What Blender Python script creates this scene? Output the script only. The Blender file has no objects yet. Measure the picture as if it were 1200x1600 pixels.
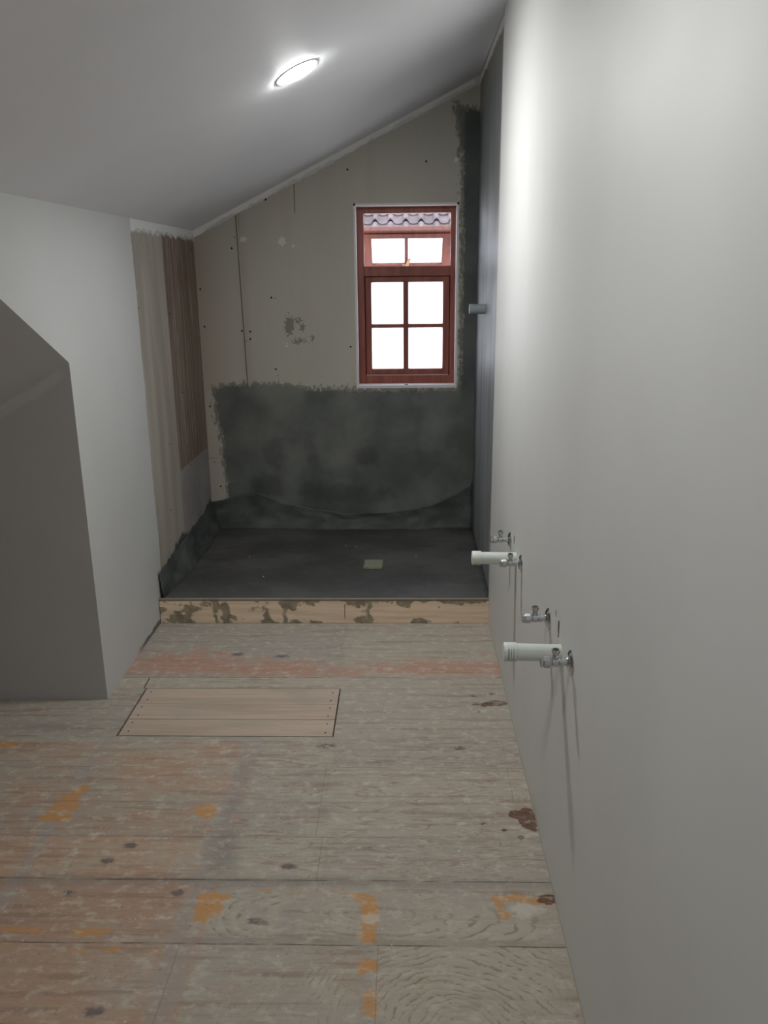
import bpy, bmesh, math, random
import numpy as np
from mathutils import Vector, Matrix, noise as mnoise

SC = bpy.context.scene
C = SC.collection
random.seed(4)

# ------------------------------------------------------------------ measures of the room (metres)
XL, XR = -1.246, 0.418            # left and right walls
YB, YC = 5.104, 3.848             # back wall, front of the shower kerb
YD = 3.07                         # far cheek of the alcove on the left
YE = 3.878                        # where the painted board on the right wall ends
YN = -1.5                         # wall behind the camera
ZL, ZR = 1.953, 2.751             # height of the sloping ceiling at the left and right walls
ZT = 0.127                        # shower tray level
SL = (ZR - ZL) / (XR - XL)
def zceil(x): return ZL + SL * (x - XL)

# ------------------------------------------------------------------ camera
cam = bpy.data.objects.new('camera', bpy.data.cameras.new('camera')); C.objects.link(cam)
F = Vector((-0.02548212, 0.96027678, -0.27788338)); R = Vector((0.99967008, 0.02358093, -0.01018233)); U = Vector((0.0032251, 0.27805116, 0.96056085))
cam.matrix_world = Matrix(((R.x, U.x, -F.x, 0), (R.y, U.y, -F.y, 0), (R.z, U.z, -F.z, 1.7), (0, 0, 0, 1)))
cam.data.sensor_fit = 'VERTICAL'; cam.data.sensor_height = 24.0
cam.data.lens = 24.0 * 1288.94 / 1600.0
cam.data.clip_start = 0.02; cam.data.clip_end = 200
SC.camera = cam

# ------------------------------------------------------------------ sky, lamps, exposure
SKY = 4.5
LAMP_FAR, LAMP_MID, LAMP_NEAR = 250.0, 100.0, 65.0
w = bpy.data.worlds.new('overcast_sky'); SC.world = w; w.use_nodes = True
bg = w.node_tree.nodes['Background']; bg.inputs[0].default_value = (0.86, 0.92, 1.0, 1); bg.inputs[1].default_value = SKY
SC.view_settings.view_transform = 'Standard'; SC.view_settings.look = 'None'
SC.view_settings.gamma = 1.0; SC.view_settings.use_curve_mapping = False
SC.view_settings.exposure = 0.2

# ------------------------------------------------------------------ material helpers
def lin(c):
    o = []
    for v in c[:3]:
        v /= 255.0
        o.append(v / 12.92 if v <= 0.04045 else ((v + 0.055) / 1.055) ** 2.4)
    return (*o, 1.0)

class S:                                                   # a node socket with arithmetic
    def __init__(s, m, k): s.m, s.k = m, k
    def _o(s, op, *a): return s.m.math(op, s, *a)
    def __add__(s, o): return s._o('ADD', o)
    __radd__ = __add__
    def __sub__(s, o): return s._o('SUBTRACT', o)
    def __rsub__(s, o): return s.m.math('SUBTRACT', o, s)
    def __mul__(s, o): return s._o('MULTIPLY', o)
    __rmul__ = __mul__
    def __truediv__(s, o): return s._o('DIVIDE', o)
    def abs(s): return s._o('ABSOLUTE')
    def min(s, o): return s._o('MINIMUM', o)
    def max(s, o): return s._o('MAXIMUM', o)
    def sin(s): return s._o('SINE')
    def sqrt(s): return s._o('SQRT')
    def step(s, a, b):                                     # 0 below a, 1 above b (b may be less than a)
        n = s.m.t.nodes.new('ShaderNodeMapRange'); n.interpolation_type = 'SMOOTHSTEP'; n.clamp = True
        lo, hi, r0, r1 = (a, b, 0, 1) if a < b else (b, a, 1, 0)
        s.m.put(n.inputs[0], s); n.inputs[1].default_value = lo; n.inputs[2].default_value = hi
        n.inputs[3].default_value = r0; n.inputs[4].default_value = r1
        return S(s.m, n.outputs[0])

class Mat:
    def __init__(s, name, col=(128, 128, 128), rough=0.6, spec=0.5, metal=0.0):
        s.mat = bpy.data.materials.new(name); s.mat.use_nodes = True
        s.t = s.mat.node_tree; s.b = s.t.nodes['Principled BSDF']
        s.b.inputs['Base Color'].default_value = lin(col); s.b.inputs['Roughness'].default_value = rough
        s.b.inputs['Specular IOR Level'].default_value = spec; s.b.inputs['Metallic'].default_value = metal
        s._xyz = None
    def put(s, inp, v):
        if isinstance(v, S): s.t.links.new(v.k, inp)
        elif isinstance(v, tuple): inp.default_value = lin(v) if len(v) == 3 and inp.type == 'RGBA' else v
        else: inp.default_value = v
    def math(s, op, *a):
        n = s.t.nodes.new('ShaderNodeMath'); n.operation = op
        for i, v in enumerate(a): s.put(n.inputs[i], v)
        return S(s, n.outputs[0])
    def xyz(s):
        if s._xyz is None:
            tc = s.t.nodes.new('ShaderNodeTexCoord'); sp = s.t.nodes.new('ShaderNodeSeparateXYZ')
            s.t.links.new(tc.outputs['Object'], sp.inputs[0]); s._xyz = tuple(S(s, o) for o in sp.outputs)
        return s._xyz
    def vec(s, x, y, z):
        n = s.t.nodes.new('ShaderNodeCombineXYZ')
        for i, v in enumerate((x, y, z)): s.put(n.inputs[i], v)
        return S(s, n.outputs[0])
    def noise(s, sx, sy, sz, detail=3, rough=0.5, off=0.0, dist=0.0):
        x, y, z = s.xyz(); n = s.t.nodes.new('ShaderNodeTexNoise')
        s.t.links.new(s.vec(x * sx + off, y * sy, z * sz).k, n.inputs['Vector'])
        n.inputs['Scale'].default_value = 1; n.inputs['Detail'].default_value = detail
        n.inputs['Roughness'].default_value = rough; n.inputs['Distortion'].default_value = dist
        return S(s, n.outputs['Fac'])
    def attr(s, name):
        n = s.t.nodes.new('ShaderNodeAttribute'); n.attribute_name = name; return S(s, n.outputs['Fac'])
    def mix(s, f, a, b, mode='MIX'):
        n = s.t.nodes.new('ShaderNodeMix'); n.data_type = 'RGBA'; n.blend_type = mode
        s.put(n.inputs[0], f); s.put(n.inputs[6], a); s.put(n.inputs[7], b)
        return S(s, n.outputs[2])
    def color(s, v): s.put(s.b.inputs['Base Color'], v); return s
    def rough(s, v): s.put(s.b.inputs['Roughness'], v); return s
    def bump(s, h, strength=0.5, dist=0.002):
        n = s.t.nodes.new('ShaderNodeBump'); n.inputs['Strength'].default_value = strength; n.inputs['Distance'].default_value = dist
        s.put(n.inputs['Height'], h); s.t.links.new(n.outputs[0], s.b.inputs['Normal']); return s

# ------------------------------------------------------------------ mesh helpers
def link(name, me, mat=None, parent=None, smooth=False):
    o = bpy.data.objects.new(name, me); C.objects.link(o)
    if mat is not None: me.materials.append(mat.mat if isinstance(mat, Mat) else mat)
    if parent is not None: o.parent = parent
    if smooth: me.polygons.foreach_set('use_smooth', [True] * len(me.polygons))
    return o
def bm_obj(name, bm, mat=None, parent=None, smooth=False):
    bmesh.ops.recalc_face_normals(bm, faces=bm.faces)
    me = bpy.data.meshes.new(name); bm.to_mesh(me); bm.free(); return link(name, me, mat, parent, smooth)
def box(bm, a, b, bev=0.0):
    vs = [bm.verts.new((x, y, z)) for x in (a[0], b[0]) for y in (a[1], b[1]) for z in (a[2], b[2])]
    fs = [bm.faces.new([vs[i] for i in q]) for q in ((0, 1, 3, 2), (4, 6, 7, 5), (0, 4, 5, 1), (2, 3, 7, 6), (0, 2, 6, 4), (1, 5, 7, 3))]
    if bev:
        bmesh.ops.bevel(bm, geom=list({e for f in fs for e in f.edges}), offset=bev, segments=2, affect='EDGES', profile=0.6)
def prism(bm, pts, d):                                     # planar outline pushed along d
    d = Vector(d); a = [bm.verts.new(p) for p in pts]; b = [bm.verts.new(Vector(p) + d) for p in pts]
    bm.faces.new(a); bm.faces.new(b[::-1])
    for i in range(len(a)): j = (i + 1) % len(a); bm.faces.new((a[i], b[i], b[j], a[j]))
def lathe(bm, prof, org, axis, seg=24, caps=True):         # prof: (distance along axis, radius)
    ax = Vector(axis).normalized(); t = ax.orthogonal().normalized(); u = ax.cross(t); org = Vector(org); rings = []
    for d, r in prof:
        rings.append([bm.verts.new(org + ax * d + (t * math.cos(2 * math.pi * k / seg) + u * math.sin(2 * math.pi * k / seg)) * r) for k in range(seg)])
    for A, B in zip(rings, rings[1:]):
        for k in range(seg): bm.faces.new((A[k], A[(k + 1) % seg], B[(k + 1) % seg], B[k]))
    if caps:
        bm.faces.new(rings[0][::-1]); bm.faces.new(rings[-1])
def tag(o, label, cat, group=None, kind=None):
    o['label'] = label; o['category'] = cat
    if group: o['group'] = group
    if kind: o['kind'] = kind
    return o
def struct(o, label=None):
    o['kind'] = 'structure'
    if label: o['label'] = label
    return o
def empty(name, loc):
    o = bpy.data.objects.new(name, None); C.objects.link(o); o.location = loc; o.empty_display_size = 0.05; return o
def auto_smooth(o, ang=35):
    me = o.data
    me.polygons.foreach_set('use_smooth', [True] * len(me.polygons))
    bm = bmesh.new(); bm.from_mesh(me)
    for e in bm.edges:
        if len(e.link_faces) == 2 and e.calc_face_angle(0) > math.radians(ang): e.smooth = False
    bm.to_mesh(me); bm.free()

def lin_steps(a, b, step, extra=()):
    n = max(1, round((b - a) / step)); v = set(round(a + (b - a) * i / n, 5) for i in range(n + 1))
    for e in extra:
        if a <= e <= b:
            v = {q for q in v if abs(q - e) > step * 0.35 or q in (a, b)}; v.add(round(e, 5))
    v |= {round(a, 5), round(b, 5)}
    return sorted(v)
def grid(name, us, vs, pos, mat, keep=None, clamp=None, attrs=None, thick=0.0, flip=False, mats=()):
    """A wall or floor as a fine sheet: (u, v) -> pos; attrs: name -> f(U, V) arrays; thick pushes a back side outward."""
    Ug, Vg = np.meshgrid(np.array(us), np.array(vs), indexing='ij')
    if clamp is not None: V2 = np.minimum(Vg, clamp(Ug))
    else: V2 = Vg
    nu, nv = Ug.shape
    co = [pos(float(a), float(b)) for a, b in zip(Ug.ravel(), V2.ravel())]
    faces = []
    for i in range(nu - 1):
        for j in range(nv - 1):
            cu, cv = (us[i] + us[i + 1]) / 2, (vs[j] + vs[j + 1]) / 2
            if keep and not keep(cu, cv): continue
            q = [i * nv + j, (i + 1) * nv + j, (i + 1) * nv + j + 1, i * nv + j + 1]
            if clamp is not None:
                p = []
                for k in q:
                    if not p or (co[k] != co[p[-1]]): p.append(k)
                if len(p) > 1 and co[p[0]] == co[p[-1]]: p.pop()
                if len(p) < 3: continue
                q = p
            faces.append(q[::-1] if flip else q)
    me = bpy.data.meshes.new(name); me.from_pydata(co, [], faces)
    for k, f in (attrs or {}).items():
        a = me.attributes.new(k, 'FLOAT', 'POINT'); a.data.foreach_set('value', np.asarray(f(Ug, V2), dtype=np.float32).ravel())
    bm = bmesh.new(); bm.from_mesh(me)
    bmesh.ops.remove_doubles(bm, verts=bm.verts, dist=1e-5)
    bmesh.ops.delete(bm, geom=[v for v in bm.verts if not v.link_faces], context='VERTS')
    bm.to_mesh(me); bm.free()
    o = link(name, me, mat)
    for m in mats: me.materials.append(m.mat)
    if thick:
        md = o.modifiers.new('thickness', 'SOLIDIFY'); md.thickness = thick; md.offset = -1
        if mats: md.material_offset_rim = 1
    return o

def sdf_poly(poly):                                        # signed distance, negative inside
    P = np.array(poly, float)
    def f(U, V):
        d = np.full(U.shape, 1e9); ins = np.zeros(U.shape, bool)
        for (ax, ay), (bx, by) in zip(P, np.roll(P, -1, 0)):
            ex, ey = bx - ax, by - ay; t = np.clip(((U - ax) * ex + (V - ay) * ey) / (ex * ex + ey * ey + 1e-12), 0, 1)
            d = np.minimum(d, np.hypot(U - ax - t * ex, V - ay - t * ey))
            c = (ay > V) != (by > V)
            with np.errstate(divide='ignore', invalid='ignore'): xi = (bx - ax) * (V - ay) / (by - ay + 1e-12) + ax
            ins ^= c & (U < xi)
        return np.where(ins, -d, d)
    return f
def sdf_ell(items):                                        # union of ellipses (cx, cy, rx, ry)
    def f(U, V):
        d = np.full(U.shape, 1.0)
        for cx, cy, rx, ry in items:
            k = np.hypot((U - cx) / rx, (V - cy) / ry); d = np.minimum(d, (k - 1) * min(rx, ry))
        return d
    return f
def union(*fs): return lambda U, V: np.minimum.reduce([f(U, V) for f in fs])

# ------------------------------------------------------------------ wall finishes
def paint(name, col, col2=None):
    m = Mat(name, col, 0.55, 0.35); n = m.noise(1.6, 1.6, 1.6, 3)
    m.color(m.mix(n.step(0.35, 0.7), col, col2 or tuple(c - 5 for c in col)))
    return m.rough(m.noise(5, 5, 5, 2) * 0.12 + 0.5).bump(m.noise(90, 90, 90, 2), 0.05, 0.0006)
PAINT = (214, 214, 212)
m_paint = paint('wall_paint', PAINT)
m_ceil = paint('ceiling_paint', (236, 236, 240))
m_reveal = Mat('white_plaster_bead', (222, 216, 218), 0.6)
m_dark = Mat('dark_void', (26, 23, 20), 0.95, 0.1)
m_black = Mat('screw_hole_black', (24, 22, 20), 0.8, 0.2)

# painted right-hand wall: its far edge is cut raggedly and primed
m_right = paint('right_wall_paint', (214, 214, 212))
x, y, z = m_right.xyz()
edge = (y + m_right.noise(0, 9, 9, 4) * 0.05 + m_right.noise(0, 40, 30, 3) * 0.015)
c0 = m_right.b.inputs['Base Color'].links[0].from_socket
c1 = m_right.mix(edge.step(YE + 0.004, YE + 0.012) * 0.55, S(m_right, c0), (176, 172, 158))
base = (z + m_right.noise(0, 14, 40, 3) * 0.012).step(0.02, 0.012)
c1 = m_right.mix(base * 0.75, c1, (192, 184, 160))
# torn board and filler around the waste pipes
holes = []
for hy, hz, ry, rz in ((2.085, 0.765, 0.012, 0.028), (2.13, 0.79, 0.006, 0.012), (3.02, 0.715, 0.012, 0.018)):
    dd = (((y - hy) / ry) * ((y - hy) / ry) + ((z - hz) / rz) * ((z - hz) / rz)).sqrt() + (m_right.noise(0, 60, 60, 2) - 0.5) * 1.1
    holes.append(dd.step(1.05, 0.9))
hm = holes[0].max(holes[1]).max(holes[2])
fl_ = ((((y - 2.07) / 0.085) * ((y - 2.07) / 0.085) + ((z - 0.765) / 0.06) * ((z - 0.765) / 0.06)).sqrt() + (m_right.noise(0, 25, 25, 2) - 0.5) * 0.8).step(1.0, 0.85)
c1 = m_right.mix(fl_ * 0.2, c1, (206, 202, 186)); c1 = m_right.mix(hm * 0.9, c1, (62, 52, 42))
m_right.color(c1)

# back wall: bare board with joints, cement slurry, white tape under the ceiling
m_back = Mat('bare_board_and_slurry', (126, 123, 113), 0.75, 0.3)
m = m_back; x, y, z = m.xyz()
fine = m.noise(40, 1, 40, 4, 0.6); mid = m.noise(6, 1, 6, 4, 0.55); broad = m.noise(1.7, 1, 1.3, 2)
board = m.mix(broad.step(0.3, 0.7), (208, 208, 197), (192, 194, 186))
board = m.mix(m.noise(9, 1, 1.2, 4).step(0.5, 0.75) * 0.35, board, (186, 176, 162))
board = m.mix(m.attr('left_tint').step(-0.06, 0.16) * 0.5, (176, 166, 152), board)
j1 = ((x + 0.979 + (z - 1.5) * 0.0165).abs() - 0.0022).step(0.0015, 0.0) * z.step(0.9, 1.0)
j1b = ((x + 0.975).abs()).step(0.02, 0.0) * z.step(1.9, 2.05) * 0.4
j1c = ((x + 0.965).abs()).step(0.05, 0.0) * 0.25
j2 = ((x + 0.638).abs() - 0.0018).step(0.0014, 0.0) * z.step(2.03, 2.06)
j3 = ((z - 0.585 + fine * 0.004).abs() - 0.001).step(0.0014, 0.0) * x.step(-1.1, -1.14) * 0.7
board = m.mix(j1c + j1b, board, (160, 142, 124)); board = m.mix((j1.max(j2).max(j3)) * 0.8, board, (66, 56, 47))
board = m.mix((m.attr('spots') + (fine - 0.5) * 0.03).step(0.002, -0.003) * 0.65, board, (226, 226, 214))
board = m.mix((m.attr('scuffs') + (m.noise(70, 1, 70, 3) - 0.5) * 0.07).step(0.0, -0.008) * 0.6, board, (78, 78, 70))
tape = (m.attr('below_ceiling') + (mid - 0.5) * 0.03 + (fine - 0.5) * 0.02).step(0.040, 0.030)
board = m.mix(tape * 0.85, board, (212, 213, 210))
edge_fill = (m.attr('window_right') + (m.noise(14, 1, 18, 4) - 0.5) * 0.05).step(0.004, -0.004)
board = m.mix(edge_fill * 0.7, board, (142, 146, 130))
slur = m.attr('slurry') + (mid - 0.5) * 0.05 + (m.noise(34, 1, 22, 5, 0.7, 0, 0.6) - 0.5) * 0.085
sm = slur.step(0.004, -0.004)
film = (slur + (m.noise(60, 1, 30, 4, 0.7) - 0.5) * 0.12).step(0.03, 0.015) * 0.6
sc_ = m.mix(m.noise(2.2, 1, 2.6, 4, 0.55).step(0.35, 0.68), (92, 96, 92), (126, 129, 124))
sc_ = m.mix(m.noise(5, 1, 1.4, 3, 0.5, 7).step(0.5, 0.7) * 0.5, sc_, (80, 86, 83))
sc_ = m.mix((m.attr('damp') + (m.noise(12, 1, 12, 3) - 0.5) * 0.09).step(0.03, -0.03) * 0.42, sc_, (58, 60, 56))
sc_ = m.mix(x.step(0.335, 0.36) * z.step(0.9, 1.05) * 0.55, sc_, (52, 62, 64))
board = m.mix(film, board, (74, 74, 66)); col = m.mix(sm, board, sc_)
m.color(col); m.rough(0.78 - sm * 0.18); m.bump(fine * 0.5 + mid + sm * 1.5, 0.35, 0.004)

SLURRY = [(-1.185, 0.0), (-1.12, 0.31), (-1.137, 0.48), (-1.143, 0.69), (-1.172, 0.92), (-1.172, 1.015), (-1.0, 1.035), (-0.8, 1.035), (-0.6, 1.01), (-0.306, 1.0),
          (0.33, 1.0), (0.352, 1.06), (0.352, 1.9), (0.345, 2.3), (0.325, 2.45), (0.300, 2.60), (0.36, 2.575), (0.6, 2.57), (0.6, 0.0)]
HX0, HX1, HZ0, HZ1 = -0.296, 0.320, 1.020, 2.092          # window opening
us = lin_steps(-1.40, 0.62, 0.02, (HX0, HX1, XL, XR)); vs = lin_steps(-0.02, 2.90, 0.02, (HZ0, HZ1))
wall_back = grid('wall_back', us, vs, lambda a, b: (a, YB, b), m_back,
    keep=lambda a, b: not (HX0 < a < HX1 and HZ0 < b < HZ1), clamp=lambda u: ZL + SL * (u - XL) + 0.02,
    attrs={'slurry': sdf_poly(SLURRY), 'below_ceiling': lambda U, V: (ZL + SL * (U - XL) - V) * 0.9,
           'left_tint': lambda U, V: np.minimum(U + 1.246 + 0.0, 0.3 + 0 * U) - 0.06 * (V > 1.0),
           'window_right': lambda U, V: np.abs(U - 0.337) - 0.012 + np.maximum(0, 1.02 - V) + np.maximum(0, V - 1.95),
           'damp': sdf_ell([(-0.235, 0.585, 0.085, 0.055), (-0.82, 0.62, 0.07, 0.10), (-0.46, 0.36, 0.25, 0.06), (-0.60, 0.57, 0.03, 0.04), (-0.59, 0.66, 0.03, 0.03), (-0.88, 0.40, 0.12, 0.08), (-0.2, 0.33, 0.12, 0.05)]),
           'scuffs': sdf_ell([(-0.70, 1.40, 0.03, 0.07), (-0.66, 1.43, 0.05, 0.02), (-0.62, 1.39, 0.02, 0.03), (-0.64, 1.31, 0.05, 0.018), (-0.56, 1.32, 0.015, 0.03)]),
           'spots': sdf_ell([(-0.72, 1.885, 0.022, 0.028), (-0.95, 1.90, 0.02, 0.02), (-0.655, 1.86, 0.01, 0.014), (-0.715, 1.283, 0.012, 0.02), (0.36, 2.56, 0.01, 0.02), (0.30, 2.32, 0.012, 0.02)])},
    thick=0.14, flip=False, mats=(m_reveal,))
struct(wall_back, 'bare grey board wall with cement slurry below and beside the window')

# left wall: painted near part, bare stained board in the shower
m_left = paint('left_wall_paint_and_board', (204, 205, 203))
m = m_left; x, y, z = m.xyz(); pcol = S(m, m.b.inputs['Base Color'].links[0].from_socket)
fine = m.noise(1, 40, 40, 4, 0.6); mid = m.noise(1, 7, 5, 4, 0.55); streak = m.noise(1, 30, 1.3, 4, 0.6)
bare = m.mix(m.noise(1, 8, 1.0, 3).step(0.35, 0.7), (178, 171, 159), (160, 152, 141))
brown = m.mix(streak.step(0.35, 0.65), (120, 103, 91), (148, 130, 117))
brown = m.mix(z.step(1.3, 1.9) * 0.35, brown, (118, 92, 76))
lo = m.mix(m.noise(1, 5, 5, 3).step(0.3, 0.7), (148, 144, 142), (164, 160, 158))
bm_ = (y + (streak - 0.5) * 0.03).step(4.425, 4.44)
bare = m.mix(bm_, bare, brown)
bare = m.mix((y + (fine - 0.5) * 0.02).step(4.92, 4.98) * 0.35, bare, (152, 136, 124))
tri = (0.66 - z - (y - 4.5) * 0.0 + (fine - 0.5) * 0.01).step(0.0, 0.006) * bm_
bare = m.mix(tri * 0.9, bare, lo)
strk = (m.noise(1, 75, 3.0, 3, 0.6, 3) + m.noise(1, 6, 2.2, 2, 0.5, 9) * 0.35).step(0.78, 0.82)
bare = m.mix(strk * 0.6, bare, (176, 172, 158))
bare = m.mix((m.noise(1, 60, 50, 3, 0.6, 5)).step(0.68, 0.74) * 0.5, bare, (86, 72, 60))
top = (z + (m.noise(1, 18, 14, 4) - 0.5) * 0.055 + (fine - 0.5) * 0.02).step(1.893, 1.905)
bare = m.mix(top * 0.85, bare, (214, 215, 212))
blot = (m.noise(1, 9, 9, 3, 0.6, 2)).step(0.62, 0.66) * (y.step(4.06, 3.96))
bare = m.mix(blot * 0.5, bare, (176, 175, 170))
slb = (z - m.attr('upstand') + (mid - 0.5) * 0.14 + (m.noise(1, 45, 12, 4) - 0.5) * 0.10)
bare = m.mix(slb.step(0.012, -0.004) * 0.95, bare, (78, 84, 82))
pe = (y + (mid - 0.5) * 0.035 + (m.noise(1, 26, 20, 3) - 0.5) * 0.02).step(3.935, 3.942)
foot = ((z + (m.noise(1, 30, 30, 3) - 0.5) * 0.05).step(0.03, 0.018)) * y.step(3.45, 3.6) * 0.8
pcol = m.mix(foot, pcol, (74, 66, 56))
m.color(m.mix(pe, pcol, bare)); m.rough(pe * 0.25 + 0.52)
for n_ in list(m.t.nodes):
    if n_.type == 'BUMP': m.t.nodes.remove(n_)
m.bump(fine * pe + streak * pe * 0.12 + pe * 0.8, 0.2, 0.0025)
AZ0, AY1, AYM = 1.393, 0.97, 2.02                          # alcove: springing height, near cheek, apex
ASL = (1.935 - AZ0) / (YD - AYM)
def alc(yv): return AZ0 + (min(YD - yv, yv - AY1)) * ASL    # height of the alcove opening at y
us = lin_steps(YN, 5.2, 0.03, (YD, AY1, YC, 3.94)); vs = lin_steps(0.0, 1.953, 0.03, (AZ0,))
# the opening needs a clean sloping edge: below it no wall, above it strips whose lower edge follows the slope
def leftpos(a, b):
    if AY1 <= a <= YD:
        lowz = alc(a); b = lowz + (b / 1.953) * (ZL - lowz)
    return (XL, a, b)
us_o = lin_steps(AY1, YD, 0.03, (AYM,))
wall_left = grid('wall_left', [u for u in us if u >= YD], vs, lambda a, b: (XL, a, b), m_left,
                 attrs={'upstand': lambda U, V: 0.25 + 0.03 * np.sin(U * 9) * (U > 4.2) + 0.03 * (U - 4)})
struct(wall_left, 'white painted left wall with bare stained board in the shower')
o = grid('wall_left_over_alcove', us_o, lin_steps(0, 1.953, 0.2), leftpos, m_left); o.parent = wall_left
o = grid('wall_left_near', lin_steps(YN, AY1, 0.3), lin_steps(0, 1.953, 0.3), lambda a, b: (XL, a, b), m_left, thick=0.02); o.parent = wall_left

# alcove in the left wall: two cheeks, two sloping soffits, low end wall
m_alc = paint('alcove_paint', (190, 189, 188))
m = m_alc; x, y, z = m.xyz(); cr_ = z - 1.393 - (x + 1.246) * 0.583
bd = (cr_ + (m.noise(5, 5, 5, 3) - 0.5) * 0.03 + 0.02).abs().step(0.032, 0.010) * y.step(2.97, 3.04) * x.step(-1.25, -1.30)
m.color(m.mix(bd * 0.35, S(m, m.b.inputs['Base Color'].links[0].from_socket), (222, 220, 216)))
AX = -2.55; DZ = 0.583 * (AX - XL)
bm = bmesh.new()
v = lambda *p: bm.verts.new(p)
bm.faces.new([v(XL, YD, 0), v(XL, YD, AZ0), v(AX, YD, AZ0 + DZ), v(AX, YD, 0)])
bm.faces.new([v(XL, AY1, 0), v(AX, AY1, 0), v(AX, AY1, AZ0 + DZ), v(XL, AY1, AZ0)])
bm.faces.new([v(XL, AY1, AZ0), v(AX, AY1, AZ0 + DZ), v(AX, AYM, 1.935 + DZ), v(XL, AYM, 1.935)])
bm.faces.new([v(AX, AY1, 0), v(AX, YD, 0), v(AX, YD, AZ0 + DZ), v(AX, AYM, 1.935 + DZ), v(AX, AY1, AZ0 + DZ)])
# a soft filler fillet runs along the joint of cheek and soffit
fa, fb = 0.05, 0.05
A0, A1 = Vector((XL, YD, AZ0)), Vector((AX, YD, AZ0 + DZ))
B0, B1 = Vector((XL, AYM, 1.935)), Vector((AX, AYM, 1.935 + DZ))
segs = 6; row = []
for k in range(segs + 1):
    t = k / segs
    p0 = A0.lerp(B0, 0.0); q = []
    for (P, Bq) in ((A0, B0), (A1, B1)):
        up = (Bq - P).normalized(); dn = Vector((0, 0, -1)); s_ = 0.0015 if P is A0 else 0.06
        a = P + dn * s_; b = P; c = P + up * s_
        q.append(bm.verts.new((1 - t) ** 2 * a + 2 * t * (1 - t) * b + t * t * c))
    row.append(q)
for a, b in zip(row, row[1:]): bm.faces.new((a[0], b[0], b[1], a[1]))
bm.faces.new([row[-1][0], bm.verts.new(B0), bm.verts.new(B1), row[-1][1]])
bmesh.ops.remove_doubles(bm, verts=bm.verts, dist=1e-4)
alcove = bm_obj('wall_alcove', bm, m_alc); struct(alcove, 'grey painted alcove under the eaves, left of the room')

# right wall in the shower (slurry all the way up) and the painted part
m_sh = Mat('shower_side_slurry', (98, 102, 102), 0.5, 0.5)
m = m_sh; x, y, z = m.xyz()
mid = m.noise(1, 5, 4, 4, 0.55); fine = m.noise(1, 40, 40, 4, 0.6)
sc_ = m.mix(m.noise(1, 9, 0.9, 3).step(0.3, 0.7), (124, 128, 130), (156, 156, 160))  # slurry grey, lightened towards lavender to paint in the window's daylight sheen
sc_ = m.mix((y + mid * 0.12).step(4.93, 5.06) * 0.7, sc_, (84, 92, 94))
sc_ = m.mix((z + mid * 0.4).step(1.9, 2.6) * 0.5, sc_, (104, 112, 110))
topm = (z + (m.noise(1, 12, 8, 4) - 0.5) * 0.07 - (3.88 - y) * 0.07).step(2.62, 2.64)
sc_ = m.mix(topm * 0.9, sc_, (138, 136, 126))
sc_ = m.mix((z + (fine - 0.5) * 0.02).step(2.708, 2.716), sc_, (172, 172, 168))
sc_ = m.mix((m.noise(1, 16, 10, 3) * 0.02 + y).step(3.925, 3.905) * 0.35, sc_, (128, 132, 120))
m.color(sc_); m.rough(mid * 0.25 + 0.36); m.bump(mid + fine * 0.4, 0.35, 0.004)
us = lin_steps(YE - 0.05, 5.2, 0.04); vs = lin_steps(0, 2.80, 0.05)
ws = grid('wall_right_shower', us, vs, lambda a, b: (XR + 0.012, a, b), m_sh, flip=True, thick=0.02); struct(ws, 'grey slurry coated side wall of the shower')
wr = grid('wall_right', lin_steps(YN, YE, 0.06), lin_steps(0, 2.80, 0.1), lambda a, b: (XR, a, b), m_right, flip=True, thick=0.0119); struct(wr, 'smooth white painted right wall')
wr.data.materials.append(Mat('board_edge', (196, 188, 160), 0.8).mat); wr.modifiers[0].material_offset_rim = 1

# wall behind the camera
bm = bmesh.new(); prism(bm, [(-2.6, YN, 0), (XR + 0.03, YN, 0), (XR + 0.03, YN, zceil(XR) + 0.02), (XL, YN, ZL + 0.02), (-2.6, YN, ZL)], (0, -0.1, 0))
struct(bm_obj('wall_near', bm, m_paint), 'painted wall behind the camera')

# ceiling: one sloping slab, with the lip of filler along the left and right walls
def ceil_lip(U, V): return U
bm = bmesh.new()
x0, x1 = -1.42, 0.62
prism(bm, [(x0, YN - 0.1, zceil(x0)), (x1, YN - 0.1, zceil(x1)), (x1, YN - 0.1, zceil(x1) + 0.1), (x0, YN - 0.1, zceil(x0) + 0.1)], (0, 5.3 - YN, 0))
ceiling = bm_obj('ceiling', bm, m_ceil); struct(ceiling, 'white sloping plasterboard ceiling')

# thin filler lip where the ceiling meets the shower walls
m_fill = Mat('joint_filler', (232, 232, 230), 0.8); m_fill.bump(m_fill.noise(40, 40, 40, 3), 0.5, 0.004)
def filler(name, path, nrm_down, along_w, w0, amp, seed):
    """wavy strip standing 2 mm proud of a wall; path: two end points on the ceiling line"""
    bm = bmesh.new(); n = 70; P, Q = Vector(path[0]), Vector(path[1]); top = []; bot = []; off = Vector(along_w) * 0.0025
    for k in range(n + 1):
        p = P.lerp(Q, k / n); wv = w0 + amp * (mnoise.noise(Vector((k * 0.21, seed, 0))) + 0.6 * mnoise.noise(Vector((k * 0.83, seed, 3))))
        top.append((bm.verts.new(p), bm.verts.new(p + off))); q = p + Vector(nrm_down) * max(0.006, wv)
        bot.append((bm.verts.new(q), bm.verts.new(q + off * 0.5)))
    for k in range(n):
        bm.faces.new((top[k][1], top[k + 1][1], bot[k + 1][1], bot[k][1])); bm.faces.new((bot[k][1], bot[k + 1][1], bot[k + 1][0], bot[k][0]))
    return struct(bm_obj(name, bm, m_fill))
filler('trim_1', ((XL, YB, ZL), (XR - 0.02, YB, zceil(XR - 0.02))), (0, 0, -1), (0, -1, 0), 0.030, 0.022, 1.3)
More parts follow.
